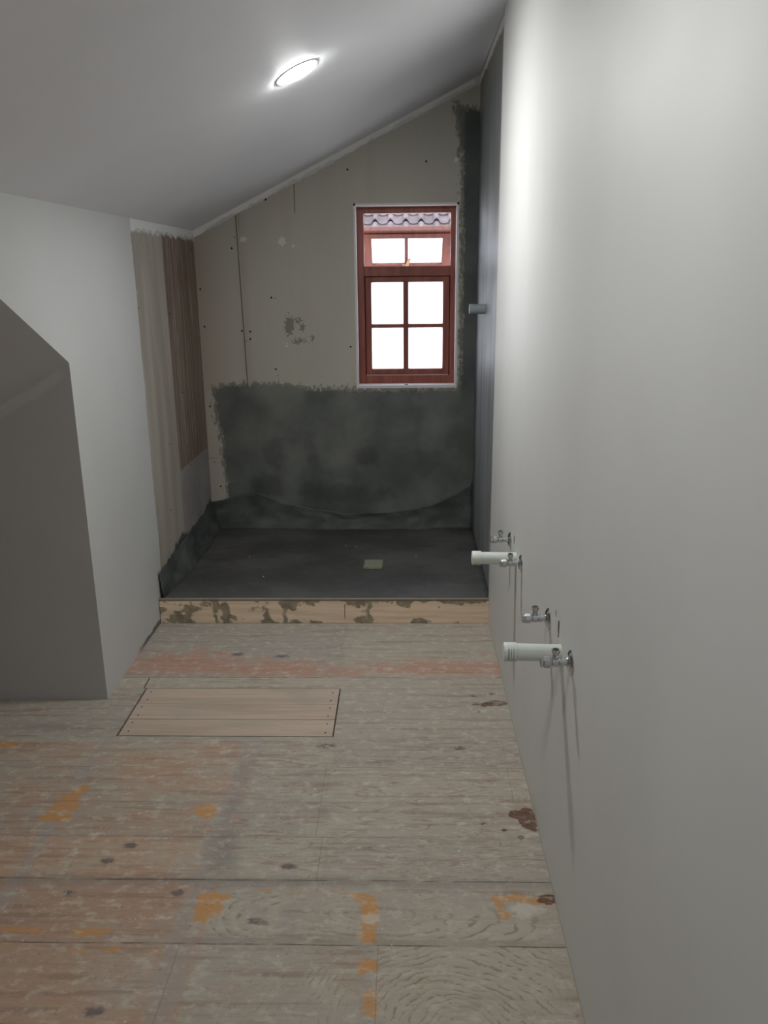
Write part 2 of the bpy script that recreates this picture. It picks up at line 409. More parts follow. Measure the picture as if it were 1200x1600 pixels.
filler('trim_2', ((XL, 3.935, ZL), (XL, YB, ZL)), (0, 0, -1), (1, 0, 0), 0.040, 0.032, 5.1)
filler('trim_3', ((XR + 0.012, YE, ZR), (XR + 0.012, YB, ZR)), (0, 0, -1), (-1, 0, 0), 0.03, 0.018, 8.7)

# screws and screw holes in the boards
def disc_mesh(r):
    bm = bmesh.new(); lathe(bm, [(0, r), (0.0012, r * 0.9)], (0, 0, 0), (0, -1, 0), 10); me = bpy.data.meshes.new('screw'); bm.to_mesh(me); bm.free(); me.materials.append(m_black.mat); return me
dm = disc_mesh(0.0058)
for i, (a, b) in enumerate([(-0.325, 2.276), (-0.806, 2.119), (-1.002, 1.913), (-1.021, 1.852), (-0.799, 1.567), (-0.776, 1.563), (-0.988, 1.373), (-0.938, 1.368), (-0.968, 1.311), (-0.94, 1.323),
        (-0.792, 1.14), (-0.782, 1.101), (-0.328, 1.272), (-1.215, 0.913), (-1.21, 0.558), (0.128, 2.314), (-1.181, 0.398), (-0.62, 1.43), (-1.225, 1.62), (-1.215, 1.40)]):
    o = bpy.data.objects.new('screw', dm); C.objects.link(o); o.parent = wall_back; o.location = (a, YB - 0.0001, b)
    s_ = 0.6 if i % 3 == 2 else 1.0; o.scale = (s_, 1, s_)
for i, (a, b) in enumerate([(5.03, 1.845), (5.06, 1.315), (4.473, 1.506), (3.95, 1.556), (4.604, 1.07), (4.272, 0.842), (4.662, 0.642), (4.829, 0.468), (4.95, 1.0), (4.2, 0.5)]):
    o = bpy.data.objects.new('screw', dm); C.objects.link(o); o.parent = wall_left; o.location = (XL + 0.0001, a, b); o.rotation_euler = (0, 0, math.radians(90))
    s_ = 0.7 if i % 2 else 1.0; o.scale = (s_, 1, s_)

# ------------------------------------------------------------------ floor
HP = (-1.112, -0.280, 2.785, 3.165)                        # the hatch closed with three newer boards
LINES = [3.265, 3.166, 2.783, 2.580, 2.378, 2.200, 2.008, 1.768, 1.52, 1.29, 1.05, 0.8, 0.55, 0.3, 0.05, -0.2, -0.5, -0.8, -1.1]
m_floor = Mat('old_painted_floorboards', (150, 140, 128), 0.75, 0.3)
m = m_floor; x, y, z = m.xyz()
bv = m.attr('board')                                       # a value of its own per board
gr = m.noise(2.2, 42, 0, 5, 0.62, 0.0, 0.4)                # long grain
n = m.t.nodes.new('ShaderNodeTexNoise'); m.t.links.new(m.vec(x * 2.4 + bv * 7, y * 16 + bv * 13, bv * 9).k, n.inputs['Vector'])
n.inputs['Scale'].default_value = 1; n.inputs['Detail'].default_value = 1.5; n.inputs['Distortion'].default_value = 0.9; cath = S(m, n.outputs['Fac'])
lines_ = (cath * 75.0).sin() * 0.5 + 0.5
blot = m.noise(3.2, 4.5, 0, 4, 0.55, 4.0); blot2 = m.noise(9, 12, 0, 4, 0.6, 11.0); speck = m.noise(55, 60, 0, 3, 0.6, 2.0)
grey = m.mix(bv, (152, 148, 139), (140, 139, 134)); pink = m.mix(bv, (160, 136, 116), (146, 122, 107))
wear = m.attr('wear') + (blot - 0.5) * 1.5 + (blot2 - 0.5) * 0.8 + (gr - 0.5) * 0.5
colr = m.mix(wear.step(0.15, 0.95) * 0.85, grey, pink)
colr = m.mix(gr.step(0.50, 0.66) * 0.5, colr, (118, 102, 92))
colr = m.mix(lines_.step(0.72, 0.97) * blot2.step(0.35, 0.6) * (0.12 + m.attr('crisp') * 0.30), colr, (118, 92, 82))
colr = m.mix((m.noise(14, 30, 0, 4, 0.7, 21)).step(0.52, 0.70) * 0.45, colr, (164, 161, 150))
# reddish old paint on the wide board by the kerb
rd = (m.attr('red') + (blot2 - 0.5) * 1.3 + (blot - 0.5) * 0.7 + (gr - 0.5) * 0.5)
colr = m.mix(rd.step(0.35, 0.85) * 0.6, colr, (158, 116, 98))
# dusty strips left by former walls
strip = m.attr('strip') + (blot2 - 0.5) * 0.05 + (speck - 0.5) * 0.02
colr = m.mix(strip.step(0.006, -0.01) * 0.45, colr, (138, 139, 140))
dk = m.attr('dirty') + (blot2 - 0.5) * 0.12 + (gr - 0.5) * 0.06
colr = m.mix(dk.step(0.02, -0.06) * 0.5, colr, (100, 102, 100))
# raised rings of grain holding pale filler near the front
dx, dy = x - 0.12, y - 1.50
rr = (dx * dx * 0.85 + dy * dy * 1.1).sqrt() + (m.noise(5, 7, 0, 4) - 0.5) * 0.10
dx2, dy2 = x + 0.10, y - 1.87
r2 = (dx2 * dx2 * 0.12 + dy2 * dy2 * 1.2).sqrt() + (m.noise(6, 8, 0, 3, 0.5, 6) - 0.5) * 0.06
pick = y.step(1.79, 1.765)
rv = rr * pick + r2 * (1.0 - pick)
ring = (rv * 330.0).sin()
ringm = m.attr('rings').step(0.03, -0.06) * (m.noise(5, 5, 0, 3, 0.5, 31)).step(0.36, 0.52)
colr = m.mix(ringm * 0.5, colr, (162, 158, 146))
colr = m.mix(ringm * ring.step(0.45, 0.95) * (m.noise(22, 34, 0, 3, 0.6, 3)).step(0.44, 0.56) * (rr.step(0.03, 0.12)) * 0.6, colr, (100, 92, 82))
# yellow patches of old varnish
yl = m.attr('yellow') + (m.noise(12, 24, 0, 5, 0.7, 8) - 0.5) * 0.10 + 0.002
colr = m.mix(yl.step(0.004, -0.006) * (0.35 + gr * 0.9), colr, (168, 126, 76))
# knots
kn = m.attr('knots')
colr = m.mix((kn + (speck - 0.5) * 0.020 + (gr - 0.5) * 0.02).step(0.004, -0.006) * 0.8, colr, (84, 80, 84))
# wet brown marks
bw = m.attr('wet') + (m.noise(40, 50, 0, 3) - 0.5) * 0.022
wetm = bw.step(0.001, -0.002)
colr = m.mix(wetm * 0.9, colr, m.mix(speck.step(0.35, 0.65), (70, 54, 43), (98, 70, 54)))
chalk = m.noise(20, 30, 0, 5, 0.7, 41); colr = m.mix(chalk.step(0.50, 0.68) * 0.5, colr, (178, 176, 168))
colr = m.mix(m.noise(60, 90, 0, 3, 0.6, 51).step(0.60, 0.72) * 0.45, colr, (96, 84, 76))
colr = m.mix((m.noise(6, 60, 0, 3, 0.6, 61)).step(0.58, 0.68) * m.attr('crisp') * 0.5, colr, (134, 104, 92))
# white splashes
sp = (m.noise(38, 44, 0, 2, 0.5, 14)).step(0.76, 0.78) * (m.noise(2.5, 2.5, 0, 2, 0.5, 5)).step(0.42, 0.6)
colr = m.mix(sp * 0.6, colr, (196, 196, 188))
colr = m.mix((m.attr('blob') + (speck - 0.5) * 0.03 + (blot2 - 0.5) * 0.03).step(0.004, -0.008) * 0.5, colr, (184, 184, 176))
# gaps between the boards and butt joints
g = None; wob = (m.noise(6, 0.9, 0, 2, 0.5, 3.1) - 0.5) * 0.006; brk = m.noise(5, 2.3, 0, 4, 0.7, 9.7).step(0.40, 0.56) * 0.75 + 0.06
for i, L in enumerate(LINES[:12]):
    wd = 0.0011 if L in (2.008, 1.768, 3.265) else 0.0007; am = 1.0 if L in (2.008, 1.768, 3.265) else 0.45
    a = ((y - L + wob).abs() - wd).step(0.0014, 0.0) * brk * am
    g = a if g is None else g.max(a)
big = ((y - 2.0 + (blot2 - 0.5) * 0.03).abs()).step(0.035, 0.0) * 0.35
colr = m.mix(big, colr, (112, 112, 108))
jx = None
for (jx0, ya, yb_) in ((-0.285, 2.2, 2.60), (-0.262, 2.0, 2.2), (0.36, 2.38, 2.58), (-0.60, 1.0, 1.77), (-0.075, 1.0, 1.768)):
    a = ((x - jx0).abs() - 0.0006).step(0.0012, 0.0) * y.step(ya, ya + 0.001) * y.step(yb_, yb_ - 0.001)
    jx = a if jx is None else jx.max(a)
colr = m.mix(jx * 0.4, colr, (86, 80, 72)); colr = m.mix(((x + 1.122 + (y - 3.165) * 0.05 + (blot2 - 0.5) * 0.01).abs() - 0.0015).step(0.0015, 0.0) * y.step(3.16, 3.165) * y.step(3.262, 3.258), colr, (30, 26, 22))
colr = m.mix(g, colr, (62, 56, 50))
colr = m.mix(1.0, colr, (1.44, 1.35, 1.27, 1.0), 'MULTIPLY')
m.color(colr); m.rough(0.78 - wetm * 0.45)
m.bump(gr * 0.5 + lines_ * 0.15 + blot2 * 0.4 + ringm * (ring * -0.9) - g * 1.6 + speck * 0.15, 0.45, 0.003)

def boards(U, V):
    L = np.array(LINES); k = np.searchsorted(-L, -V)
    j = (U > (-0.285 + 0.05 * np.sin(k * 2.3))).astype(int)
    return np.modf(np.abs(np.sin((k + 1) * 12.9898 + j * 78.233) * 43758.5453))[0]
def wearf(U, V):
    a = 0.10 + 0.50 * (U < -0.55) * (V < 2.75) + 0.12 * (V < 2.0) + 0.15 * (U < -0.7) * (V < 2.2)
    a = a - 0.25 * ((V > 2.2) & (U > -0.5)) - 0.2 * (V > 3.17)
    return a
us = lin_steps(-2.6, XR + 0.02, 0.016, (HP[0], HP[1], HP[0] - 0.004, HP[1] + 0.004, XL, -1.136)); vs = lin_steps(YN, 3.95, 0.016, (HP[2], HP[3]))
def fkeep(a, b):
    if HP[0] - 0.004 < a < HP[1] + 0.004 and HP[2] < b < HP[3]: return False
    return not (a < XL - 0.03 and b > YD + 0.04)
attrs = {'board': boards, 'wear': wearf,
    'crisp': lambda U, V: 1.0 * ((U > -0.6) & (V > 2.0) & (V < 2.78)),
    'red': lambda U, V: np.clip(1 - np.abs(V - 3.35 - 0.02 * np.sin(U * 5)) / 0.24, 0, 1) * (V > 3.265) * (0.80 + 0.15 * (U < -0.4)) + 0.45 * np.clip(1 - np.hypot((U + 1.0) / 0.35, (V - 3.6) / 0.2), 0, 1) * (V > 3.265) - 0.4 * (V < 3.265),
    'strip': union(sdf_poly([(-0.64, 1.0), (-0.56, 1.0), (-0.55, 2.0), (-0.54, 2.78), (-0.62, 2.78), (-0.63, 2.0)]), sdf_poly([(-1.18, 1.0), (-1.13, 1.0), (-1.12, 2.78), (-1.16, 2.78)]), sdf_poly([(-0.115, 1.0), (-0.07, 1.0), (-0.07, 1.8), (-0.115, 1.8)])),
    'dirty': union(sdf_ell([(-0.56, 2.13, 0.06, 0.12), (-0.58, 2.4, 0.03, 0.2), (-0.35, 2.53, 0.05, 0.02), (-0.30, 2.0, 0.5, 0.01), (-0.28, 2.33, 0.05, 0.03)]), sdf_ell([(-1.45, 2.85, 0.4, 0.03)])),
    'rings': union(sdf_poly([(-0.60, 1.78), (-0.52, 1.97), (-0.14, 1.97), (-0.12, 1.78)]), sdf_poly([(-0.05, 1.1), (-0.10, 1.80), (0.0, 1.90), (0.38, 1.92), (0.40, 1.1)]), sdf_poly([(-0.42, 1.55), (-0.30, 1.70), (-0.16, 1.70), (-0.14, 1.5)])),
    'yellow': union(sdf_poly([(-0.598, 1.955), (-0.505, 1.955), (-0.510, 1.86), (-0.59, 1.84)]), sdf_poly([(-0.185, 1.962), (-0.080, 1.962), (-0.075, 1.77), (-0.125, 1.77), (-0.13, 1.90)]),
                    sdf_poly([(0.235, 1.955), (0.41, 1.958), (0.41, 1.925), (0.275, 1.925), (0.285, 1.87), (0.25, 1.87)]), sdf_poly([(-1.21, 2.27), (-1.10, 2.27), (-1.10, 2.48), (-1.15, 2.45)]),
                    sdf_ell([(-0.85, 1.805, 0.09, 0.012), (-1.0, 1.81, 0.1, 0.01), (-0.10, 1.70, 0.03, 0.03), (-1.45, 2.36, 0.05, 0.06), (-0.09, 1.60, 0.02, 0.05), (-1.16, 2.28, 0.08, 0.015), (-0.36, 1.965, 0.12, 0.006), (-1.52, 2.72, 0.15, 0.02), (-0.66, 2.33, 0.04, 0.04), (0.02, 1.86, 0.05, 0.01), (-0.75, 1.75, 0.09, 0.006)])),
    'wet': sdf_ell([(0.372, 3.045, 0.045, 0.024), (0.325, 3.03, 0.03, 0.014), (0.284, 3.107, 0.017, 0.012), (0.366, 3.124, 0.02, 0.010), (0.284, 3.035, 0.017, 0.010), (0.30, 2.98, 0.012, 0.008), (0.33, 3.09, 0.01, 0.008),
                    (0.395, 2.30, 0.036, 0.055), (0.352, 2.32, 0.018, 0.026), (0.408, 2.25, 0.014, 0.02), (0.31, 2.241, 0.011, 0.009), (0.358, 2.205, 0.013, 0.010), (0.245, 2.272, 0.010, 0.007), (0.175, 2.205, 0.007, 0.005), (0.287, 2.182, 0.009, 0.008), (0.40, 1.94, 0.03, 0.022)]),
    'knots': sdf_ell([(-0.352, 2.065, 0.026, 0.014), (-0.857, 2.155, 0.024, 0.013), (-0.905, 2.085, 0.022, 0.013), (-0.967, 1.947, 0.020, 0.013), (-0.655, 1.955, 0.022, 0.016), (-0.574, 3.477, 0.04, 0.016), (-0.781, 3.497, 0.035, 0.018), (-0.127, 3.40, 0.01, 0.008), (0.0, 2.14, 0.010, 0.006),
                      (-0.753, 1.557, 0.026, 0.015), (-0.30, 2.72, 0.035, 0.016), (0.20, 2.71, 0.025, 0.016), (0.12, 3.42, 0.008, 0.006), (-0.30, 3.62, 0.008, 0.006), (-0.42, 1.85, 0.02, 0.012)]),
    'blob': sdf_ell([(0.20, 2.395, 0.022, 0.012), (0.18, 2.27, 0.014, 0.007), (-0.62, 1.70, 0.014, 0.008), (-0.80, 1.90, 0.05, 0.006), (-0.70, 1.86, 0.05, 0.008), (-0.99, 2.2, 0.02, 0.02), (-0.10, 1.86, 0.025, 0.02), (0.33, 1.90, 0.05, 0.025), (0.05, 2.03, 0.012, 0.006), (0.26, 2.02, 0.012, 0.01), (-1.02, 2.12, 0.015, 0.02)])}
floor = grid('floor', us, vs, lambda a, b: (a, b, 0.0), m_floor, keep=fkeep, attrs=attrs, thick=0.02); struct(floor, 'old stained timber floorboards')
bm = bmesh.new(); box(bm, (-2.7, YN - 0.1, -0.09), (XR + 0.1, 3.84, -0.05)); sub = bm_obj('subfloor', bm, m_dark, floor)

# three newer boards closing the hatch
m_new = Mat('new_pine_board', (186, 160, 136), 0.6, 0.35)
m = m_new; x, y, z = m.xyz()
oi = m.t.nodes.new('ShaderNodeObjectInfo'); rnd = S(m, oi.outputs['Random'])
n = m.t.nodes.new('ShaderNodeTexNoise'); m.t.links.new(m.vec(x * 2.0 + rnd * 20, y * 26, rnd * 5).k, n.inputs['Vector']); n.inputs['Scale'].default_value = 1; n.inputs['Detail'].default_value = 3; n.inputs['Distortion'].default_value = 0.5
gn = S(m, n.outputs['Fac'])
c_ = m.mix(gn.step(0.35, 0.7), (196, 178, 160), (180, 162, 146)); c_ = m.mix(((gn * 60).sin()).step(0.6, 1.0) * 0.18, c_, (158, 128, 104))
c_ = m.mix(m.noise(3, 6, 0, 3).step(0.5, 0.75) * 0.5, c_, (162, 154, 144)); m.color(c_); m.bump(gn, 0.2, 0.002)
ys = [HP[2] + 0.002, 2.909, 3.030, HP[3] - 0.002]
names = ('pale newer pine floorboard of the hatch, nearest the camera of the three', 'pale newer pine floorboard in the middle of the three in the hatch', 'pale newer pine floorboard of the hatch, nearest the shower kerb of the three')
bm = bmesh.new(); lathe(bm, [(0, 0.0035), (0.0008, 0.003)], (0, 0, 0), (0, 0, 1), 10); scr = bpy.data.meshes.new('screw'); bm.to_mesh(scr); bm.free(); scr.materials.append(m_black.mat)
for i in range(3):
    bm = bmesh.new(); box(bm, (HP[0] + 0.005, ys[i] + 0.001, -0.048), (HP[1] - 0.001, ys[i + 1] - 0.0012, 0.0008 * (1 + (i == 1))), 0.0006)
    o = bm_obj('floorboard', bm, m_new); tag(o, names[i], 'floorboard', 'newer boards closing the floor hatch')
    yc = (ys[i] + ys[i + 1]) / 2; zt = 0.0008 * (1 + (i == 1))
    for (sx, sy) in ((HP[0] + 0.035, yc - 0.03), (HP[0] + 0.03, yc + 0.035), (HP[1] - 0.03, yc - 0.035), (HP[1] - 0.028, yc + 0.03)):
        s_ = bpy.data.objects.new('screw', scr); C.objects.link(s_); s_.parent = o; s_.location = (sx, sy, zt)

# ------------------------------------------------------------------ shower tray
tray = empty('shower_tray', (0, YC, 0)); tag(tray, 'dark slurry coated shower floor behind the low timber kerb', 'shower tray')
def under(o, par): o.parent = par; o.matrix_parent_inverse = Matrix.Translation(par.location).inverted(); return o
m_tray = Mat('tray_slurry', (74, 76, 76), 0.55, 0.45)
m = m_tray; x, y, z = m.xyz(); bl = m.noise(2.6, 3.5, 2, 4, 0.55); fn = m.noise(18, 24, 18, 4, 0.6)
c_ = m.mix(bl.step(0.35, 0.68), (68, 68, 66), (92, 91, 89)); c_ = m.mix(fn.step(0.55, 0.75) * 0.35, c_, (94, 95, 97))
c_ = m.mix((y + (bl - 0.5) * 0.3).step(4.15, 3.9) * 0.35, c_, (92, 93, 93)); c_ = m.mix((m.noise(7, 14, 0, 3, 0.5, 9)).step(0.62, 0.72) * 0.5, c_, (50, 51, 50))
m.color(c_); m.rough(fn * 0.3 + 0.4); m.bump(bl + fn * 0.5, 0.3, 0.005)
us = lin_steps(XL + 0.002, XR + 0.010, 0.03); vs = lin_steps(YC + 0.022, YB - 0.002, 0.03)
def trz(a, b):
    d = math.hypot(a + 0.178, (b - 4.375)); return ZT - 0.006 + min(0.006, d * 0.006) + 0.002 * mnoise.noise(Vector((a * 4, b * 4, 0)))
o = grid('tray_floor', us, vs, lambda a, b: (a, b, trz(a, b)), m_tray); md = o.modifiers.new('t', 'SOLIDIFY'); md.thickness = 0.11; md.offset = -1
o.data.polygons.foreach_set('use_smooth', [True] * len(o.data.polygons)); under(o, tray)
# folded upstand sheets
m_up = Mat('upstand_slurry', (84, 88, 86), 0.6, 0.4)
m = m_up; bl = m.noise(5, 5, 8, 4, 0.55); fn = m.noise(30, 30, 40, 3, 0.6)
m.color(m.mix(bl.step(0.35, 0.7), (64, 68, 66), (92, 96, 93))); m.rough(fn * 0.3 + 0.42); m.bump(bl + fn * 0.5, 0.5, 0.005)
def back_top(a):
    pts = [(-1.25, 0.30), (-1.12, 0.33), (-0.95, 0.37), (-0.80, 0.30), (-0.63, 0.262), (-0.40, 0.222), (-0.10, 0.225), (0.05, 0.25), (0.20, 0.29), (0.34, 0.36), (0.42, 0.43), (0.45, 0.44)]
    for (p, q), (r, s_) in zip(pts, pts[1:]):
        if a <= r: return q + (s_ - q) * (a - p) / (r - p) + 0.006 * mnoise.noise(Vector((a * 14, 2, 0)))
    return 0.44
def bup(a, t):
    zt = back_top(a); k = 0.055 + 0.02 * mnoise.noise(Vector((a * 5, 1, 0))); w_ = 0.014 * mnoise.noise(Vector((a * 9, t * 2, 4))) * math.sin(t * math.pi)
    return (a, YB - 0.006 - k * (1 - t) ** 2.2 + w_ - 0.004 * t, ZT - 0.004 + (zt - ZT) * t)
o = grid('upstand', lin_steps(XL + 0.004, XR + 0.010, 0.02), lin_steps(0, 1, 0.07), bup, m_up); o.data.polygons.foreach_set('use_smooth', [True] * len(o.data.polygons))
md = o.modifiers.new('t', 'SOLIDIFY'); md.thickness = 0.0015; md.offset = 0; under(o, tray); o['label'] = 'wrinkled grey upstand folded up the back wall'
def lup(b, t):
    zt = 0.275 + 0.025 * mnoise.noise(Vector((b * 6, 5, 0))) + 0.02 * mnoise.noise(Vector((b * 25, 7, 0))) + 0.03 * (b - 4.2)
    k = (0.06 + 0.02 * mnoise.noise(Vector((b * 5, 9, 0)))) * min(1.0, 0.25 + (b - YC) * 1.6); w_ = 0.02 * mnoise.noise(Vector((b * 8, t * 2.5, 14))) * math.sin(t * math.pi)
    return (XL + 0.006 + k * (1 - t) ** 1.6 + abs(w_), b, ZT - 0.004 + (zt - ZT) * t)
o = grid('upstand', lin_steps(YC + 0.024, YB - 0.004, 0.02), lin_steps(0, 1, 0.07), lup, m_up); o.data.polygons.foreach_set('use_smooth', [True] * len(o.data.polygons))
md = o.modifiers.new('t', 'SOLIDIFY'); md.thickness = 0.0015; md.offset = 0; under(o, tray); o['label'] = 'ragged grey upstand along the left wall'
# timber kerb smeared with cement
m_kerb = Mat('kerb_timber', (190, 152, 118), 0.7, 0.3)
m = m_kerb; x, y, z = m.xyz()
wd = m.noise(3, 1, 40, 4); c_ = m.mix(wd.step(0.35, 0.7), (238, 216, 190), (220, 196, 170))
sm = m.noise(6.5, 1, 9, 4, 0.55, 3.0) + (z - 0.055).abs() * 1.6 + (m.noise(45, 1, 45, 3) - 0.5) * 0.14
ce = sm.step(0.595, 0.64)
cc = m.mix(m.noise(25, 1, 25, 3).step(0.35, 0.65), (118, 110, 94), (152, 143, 120))
j = None; kj = (m.noise(1, 1, 18, 3) - 0.5) * 0.03 - 0; kw = (m.noise(16, 1, 16, 3, 0.5) - 0.5) * 0.09
for q in (-0.96, -0.905, -0.70, -0.60, -0.18):
    a = ((x - q + kj).abs() - 0.006 - kw).step(0.012, 0.0)
    j = a if j is None else j.max(a)
c_ = m.mix(ce.max(j) * 0.9, c_, cc); c_ = m.mix(((x + 0.305).abs() - 0.0012).step(0.0012, 0) * z.step(0.02, 0.03) * z.step(0.11, 0.10) * 0.85, c_, (50, 42, 34))
c_ = m.mix(z.step(0.118, 0.124) * 0.8, c_, (112, 106, 92)); m.color(c_); m.bump(wd * 0.3 + ce * 0.8, 0.4, 0.003)
bm = bmesh.new(); box(bm, (XL + 0.003, YC, 0.001), (XR + 0.0, YC + 0.022, 0.1305), 0.0015)
under(bm_obj('kerb_board', bm, m_kerb), tray)
# thin pale trim lip along the top of the kerb
bm = bmesh.new(); box(bm, (XL + 0.004, YC - 0.001, 0.1300), (XR, YC + 0.008, 0.1325)); under(bm_obj('kerb_lip', bm, Mat('pale_lip', (150, 144, 128), 0.5)), tray)
# drain cover
m_dr = Mat('drain_film', (128, 132, 112), 0.5, 0.4); m_dr.color(m_dr.mix(m_dr.noise(40, 40, 1, 3).step(0.4, 0.65), (142, 146, 128), (104, 106, 84)))
bm = bmesh.new(); box(bm, (-0.232, 4.306, ZT - 0.004), (-0.125, 4.440, ZT + 0.006), 0.002)
dr = bm_obj('drain_cover', bm, m_dr); tag(dr, 'small square greenish drain cover set in the dark shower floor', 'drain cover')
bm = bmesh.new(); box(bm, (-0.226, 4.312, ZT + 0.006), (-0.131, 4.434, ZT + 0.0075), 0.0005); bm_obj('cover_film', bm, Mat('cover_film', (138, 142, 122), 0.35), dr)

# crumbs of plaster on the boards and the tray
bm = bmesh.new(); rg = random.Random(7)
m_crumb = Mat('plaster_crumb', (214, 212, 204), 0.8)
def crumb(p, s_):
    v0 = [bm.verts.new((p[0] + rg.uniform(-s_, s_), p[1] + rg.uniform(-s_, s_), p[2] + (s_ * 0.7 if k > 2 else 0))) for k in range(6)]
    try: bmesh.ops.convex_hull(bm, input=v0)
    except Exception: pass
for cx, cy, n_, sx, sy in ((-0.55, 2.55, 9, 0.05, 0.05), (-1.0, 2.05, 12, 0.12, 0.2), (-0.55, 2.1, 14, 0.2, 0.2), (-0.9, 1.75, 12, 0.25, 0.2), (0.1, 2.1, 12, 0.3, 0.5), (-0.3, 3.3, 10, 0.5, 0.25), (-0.2, 1.75, 16, 0.5, 0.2), (-0.8, 2.5, 10, 0.3, 0.2)):
    for _ in range(n_):
        px, py = cx + rg.gauss(0, sx), cy + rg.gauss(0, sy)
        if XL + 0.02 < px < XR - 0.02 and 1.4 < py < YC - 0.05 and not (HP[0] < px < HP[1] and HP[2] < py < HP[3]): crumb((px, py, 0.0002), rg.choice((0.0022, 0.003, 0.0045)))
for px, py in ((-0.357, 4.695), (-0.295, 4.682), (-0.766, 4.174), (0.061, 4.5), (-0.9, 4.5)): crumb((px, py, ZT + 0.002), 0.006)
cr = bm_obj('plaster_crumbs', bm, m_crumb); tag(cr, 'tiny white plaster crumbs scattered over the floorboards and shower floor', 'debris', kind='stuff')

# ------------------------------------------------------------------ window
m_wood = Mat('red_stained_timber', (122, 62, 50), 0.45, 0.4)
m = m_wood; g1 = m.noise(30, 30, 3, 4, 0.6); m.color(m.mix(g1.step(0.3, 0.7), (150, 86, 72), (124, 66, 56))); m.bump(g1, 0.15, 0.001)
m_glass = bpy.data.materials.new('obscure_glass'); m_glass.use_nodes = True
t = m_glass.node_tree; t.nodes.clear(); out = t.nodes.new('ShaderNodeOutputMaterial'); mx = t.nodes.new('ShaderNodeMixShader'); tl = t.nodes.new('ShaderNodeBsdfTranslucent'); gl = t.nodes.new('ShaderNodeBsdfGlossy')
tl.inputs[0].default_value = (0.93, 0.95, 0.97, 1); gl.inputs['Roughness'].default_value = 0.25; mx.inputs[0].default_value = 0.05
t.links.new(tl.outputs[0], mx.inputs[1]); t.links.new(gl.outputs[0], mx.inputs[2]); t.links.new(mx.outputs[0], out.inputs[0])
win = empty('window_1', (0.012, YB + 0.1, HZ0)); struct(win, 'red-brown timber window with an open top sash and a closed four-pane sash below'); 
# white plaster lining of the reveal
bm = bmesh.new(); yf = YB + 0.10
for a, b in (((HX0, YB - 0.003, HZ0), (HX0 + 0.012, yf + 0.02, HZ1)), ((HX1 - 0.012, YB - 0.003, HZ0), (HX1, yf + 0.02, HZ1)), ((HX0, YB - 0.003, HZ1 - 0.012), (HX1, yf + 0.02, HZ1)), ((HX0, YB - 0.004, HZ0), (HX1, yf + 0.02, HZ0 + 0.016))):
    box(bm, a, b)
under(bm_obj('reveal_lining', bm, m_reveal), win)
# outer frame with transom
X0, X1, Z0, Z1 = HX0 + 0.010, HX1 - 0.010, HZ0 + 0.014, HZ1 - 0.010
OX0, OX1 = -0.243, 0.279; OTZ0, OTZ1 = 1.741, 2.043; OBZ0, OBZ1 = 1.085, 1.683
bm = bmesh.new(); D0, D1 = yf, yf + 0.065
box(bm, (X0, D0, Z0), (OX0, D1, Z1), 0.002); box(bm, (OX1, D0, Z0), (X1, D1, Z1), 0.002)
box(bm, (OX0, D0, OTZ1), (OX1, D1, Z1), 0.002); box(bm, (OX0, D0, Z0), (OX1, D1, OBZ0), 0.002); box(bm, (OX0, D0, OBZ1), (OX1, D1, OTZ0), 0.002)
for a, b in (((OX0, D0 + 0.053, OBZ0), (OX0 + 0.02, D1, OBZ1)), ((OX1 - 0.02, D0 + 0.053, OBZ0), (OX1, D1, OBZ1)), ((OX0, D0 + 0.053, OBZ1 - 0.02), (OX1, D1, OBZ1)), ((OX0, D0 + 0.053, OBZ0), (OX1, D1, OBZ0 + 0.02))): box(bm, a, b)
under(bm_obj('frame', bm, m_wood), win)
def sash(x0, x1, z0, z1, gx0, gx1, gz0, gz1, vb, hb, t0, t1, name, hbars=True):
    """sash built upright: timber between y=t0 and t1"""
    bm = bmesh.new()
    box(bm, (x0, t0, z0), (gx0, t1, z1), 0.0025); box(bm, (gx1, t0, z0), (x1, t1, z1), 0.0025)
    box(bm, (gx0, t0, gz1), (gx1, t1, z1), 0.0025); box(bm, (gx0, t0, z0), (gx1, t1, gz0), 0.0025)
    e = 0.006
    box(bm, (vb[0], t0 + 0.004, gz0 - e), (vb[1], t1 - 0.004, gz1 + e), 0.0025)
    if hb: box(bm, (gx0 - e, t0 + 0.005, hb[0]), (gx1 + e, t1 - 0.005, hb[1]), 0.0025)
    s_ = bm_obj(name, bm, m_wood)
    bm = bmesh.new(); ym = (t0 + t1) / 2; box(bm, (gx0 - 0.004, ym, gz0 - 0.004), (gx1 + 0.004, ym + 0.004, gz1 + 0.004)); bm_obj('glass', bm, m_glass, s_)
    return s_
lower = sash(OX0 + 0.005, OX1 - 0.004, OBZ0 + 0.006, OBZ1 - 0.004, -0.203, 0.237, 1.124, 1.648, (-0.006, 0.024), (1.376, 1.398), yf + 0.014, yf + 0.052, 'lower_sash')
under(lower, win)
# thin pale gasket line under the lower sash
bm = bmesh.new(); box(bm, (OX0 + 0.004, yf + 0.006, OBZ0 - 0.001), (OX1 - 0.006, yf + 0.014, OBZ0 + 0.005)); under(bm_obj('weather_strip', bm, Mat('pale_strip', (196, 170, 165), 0.5)), win)
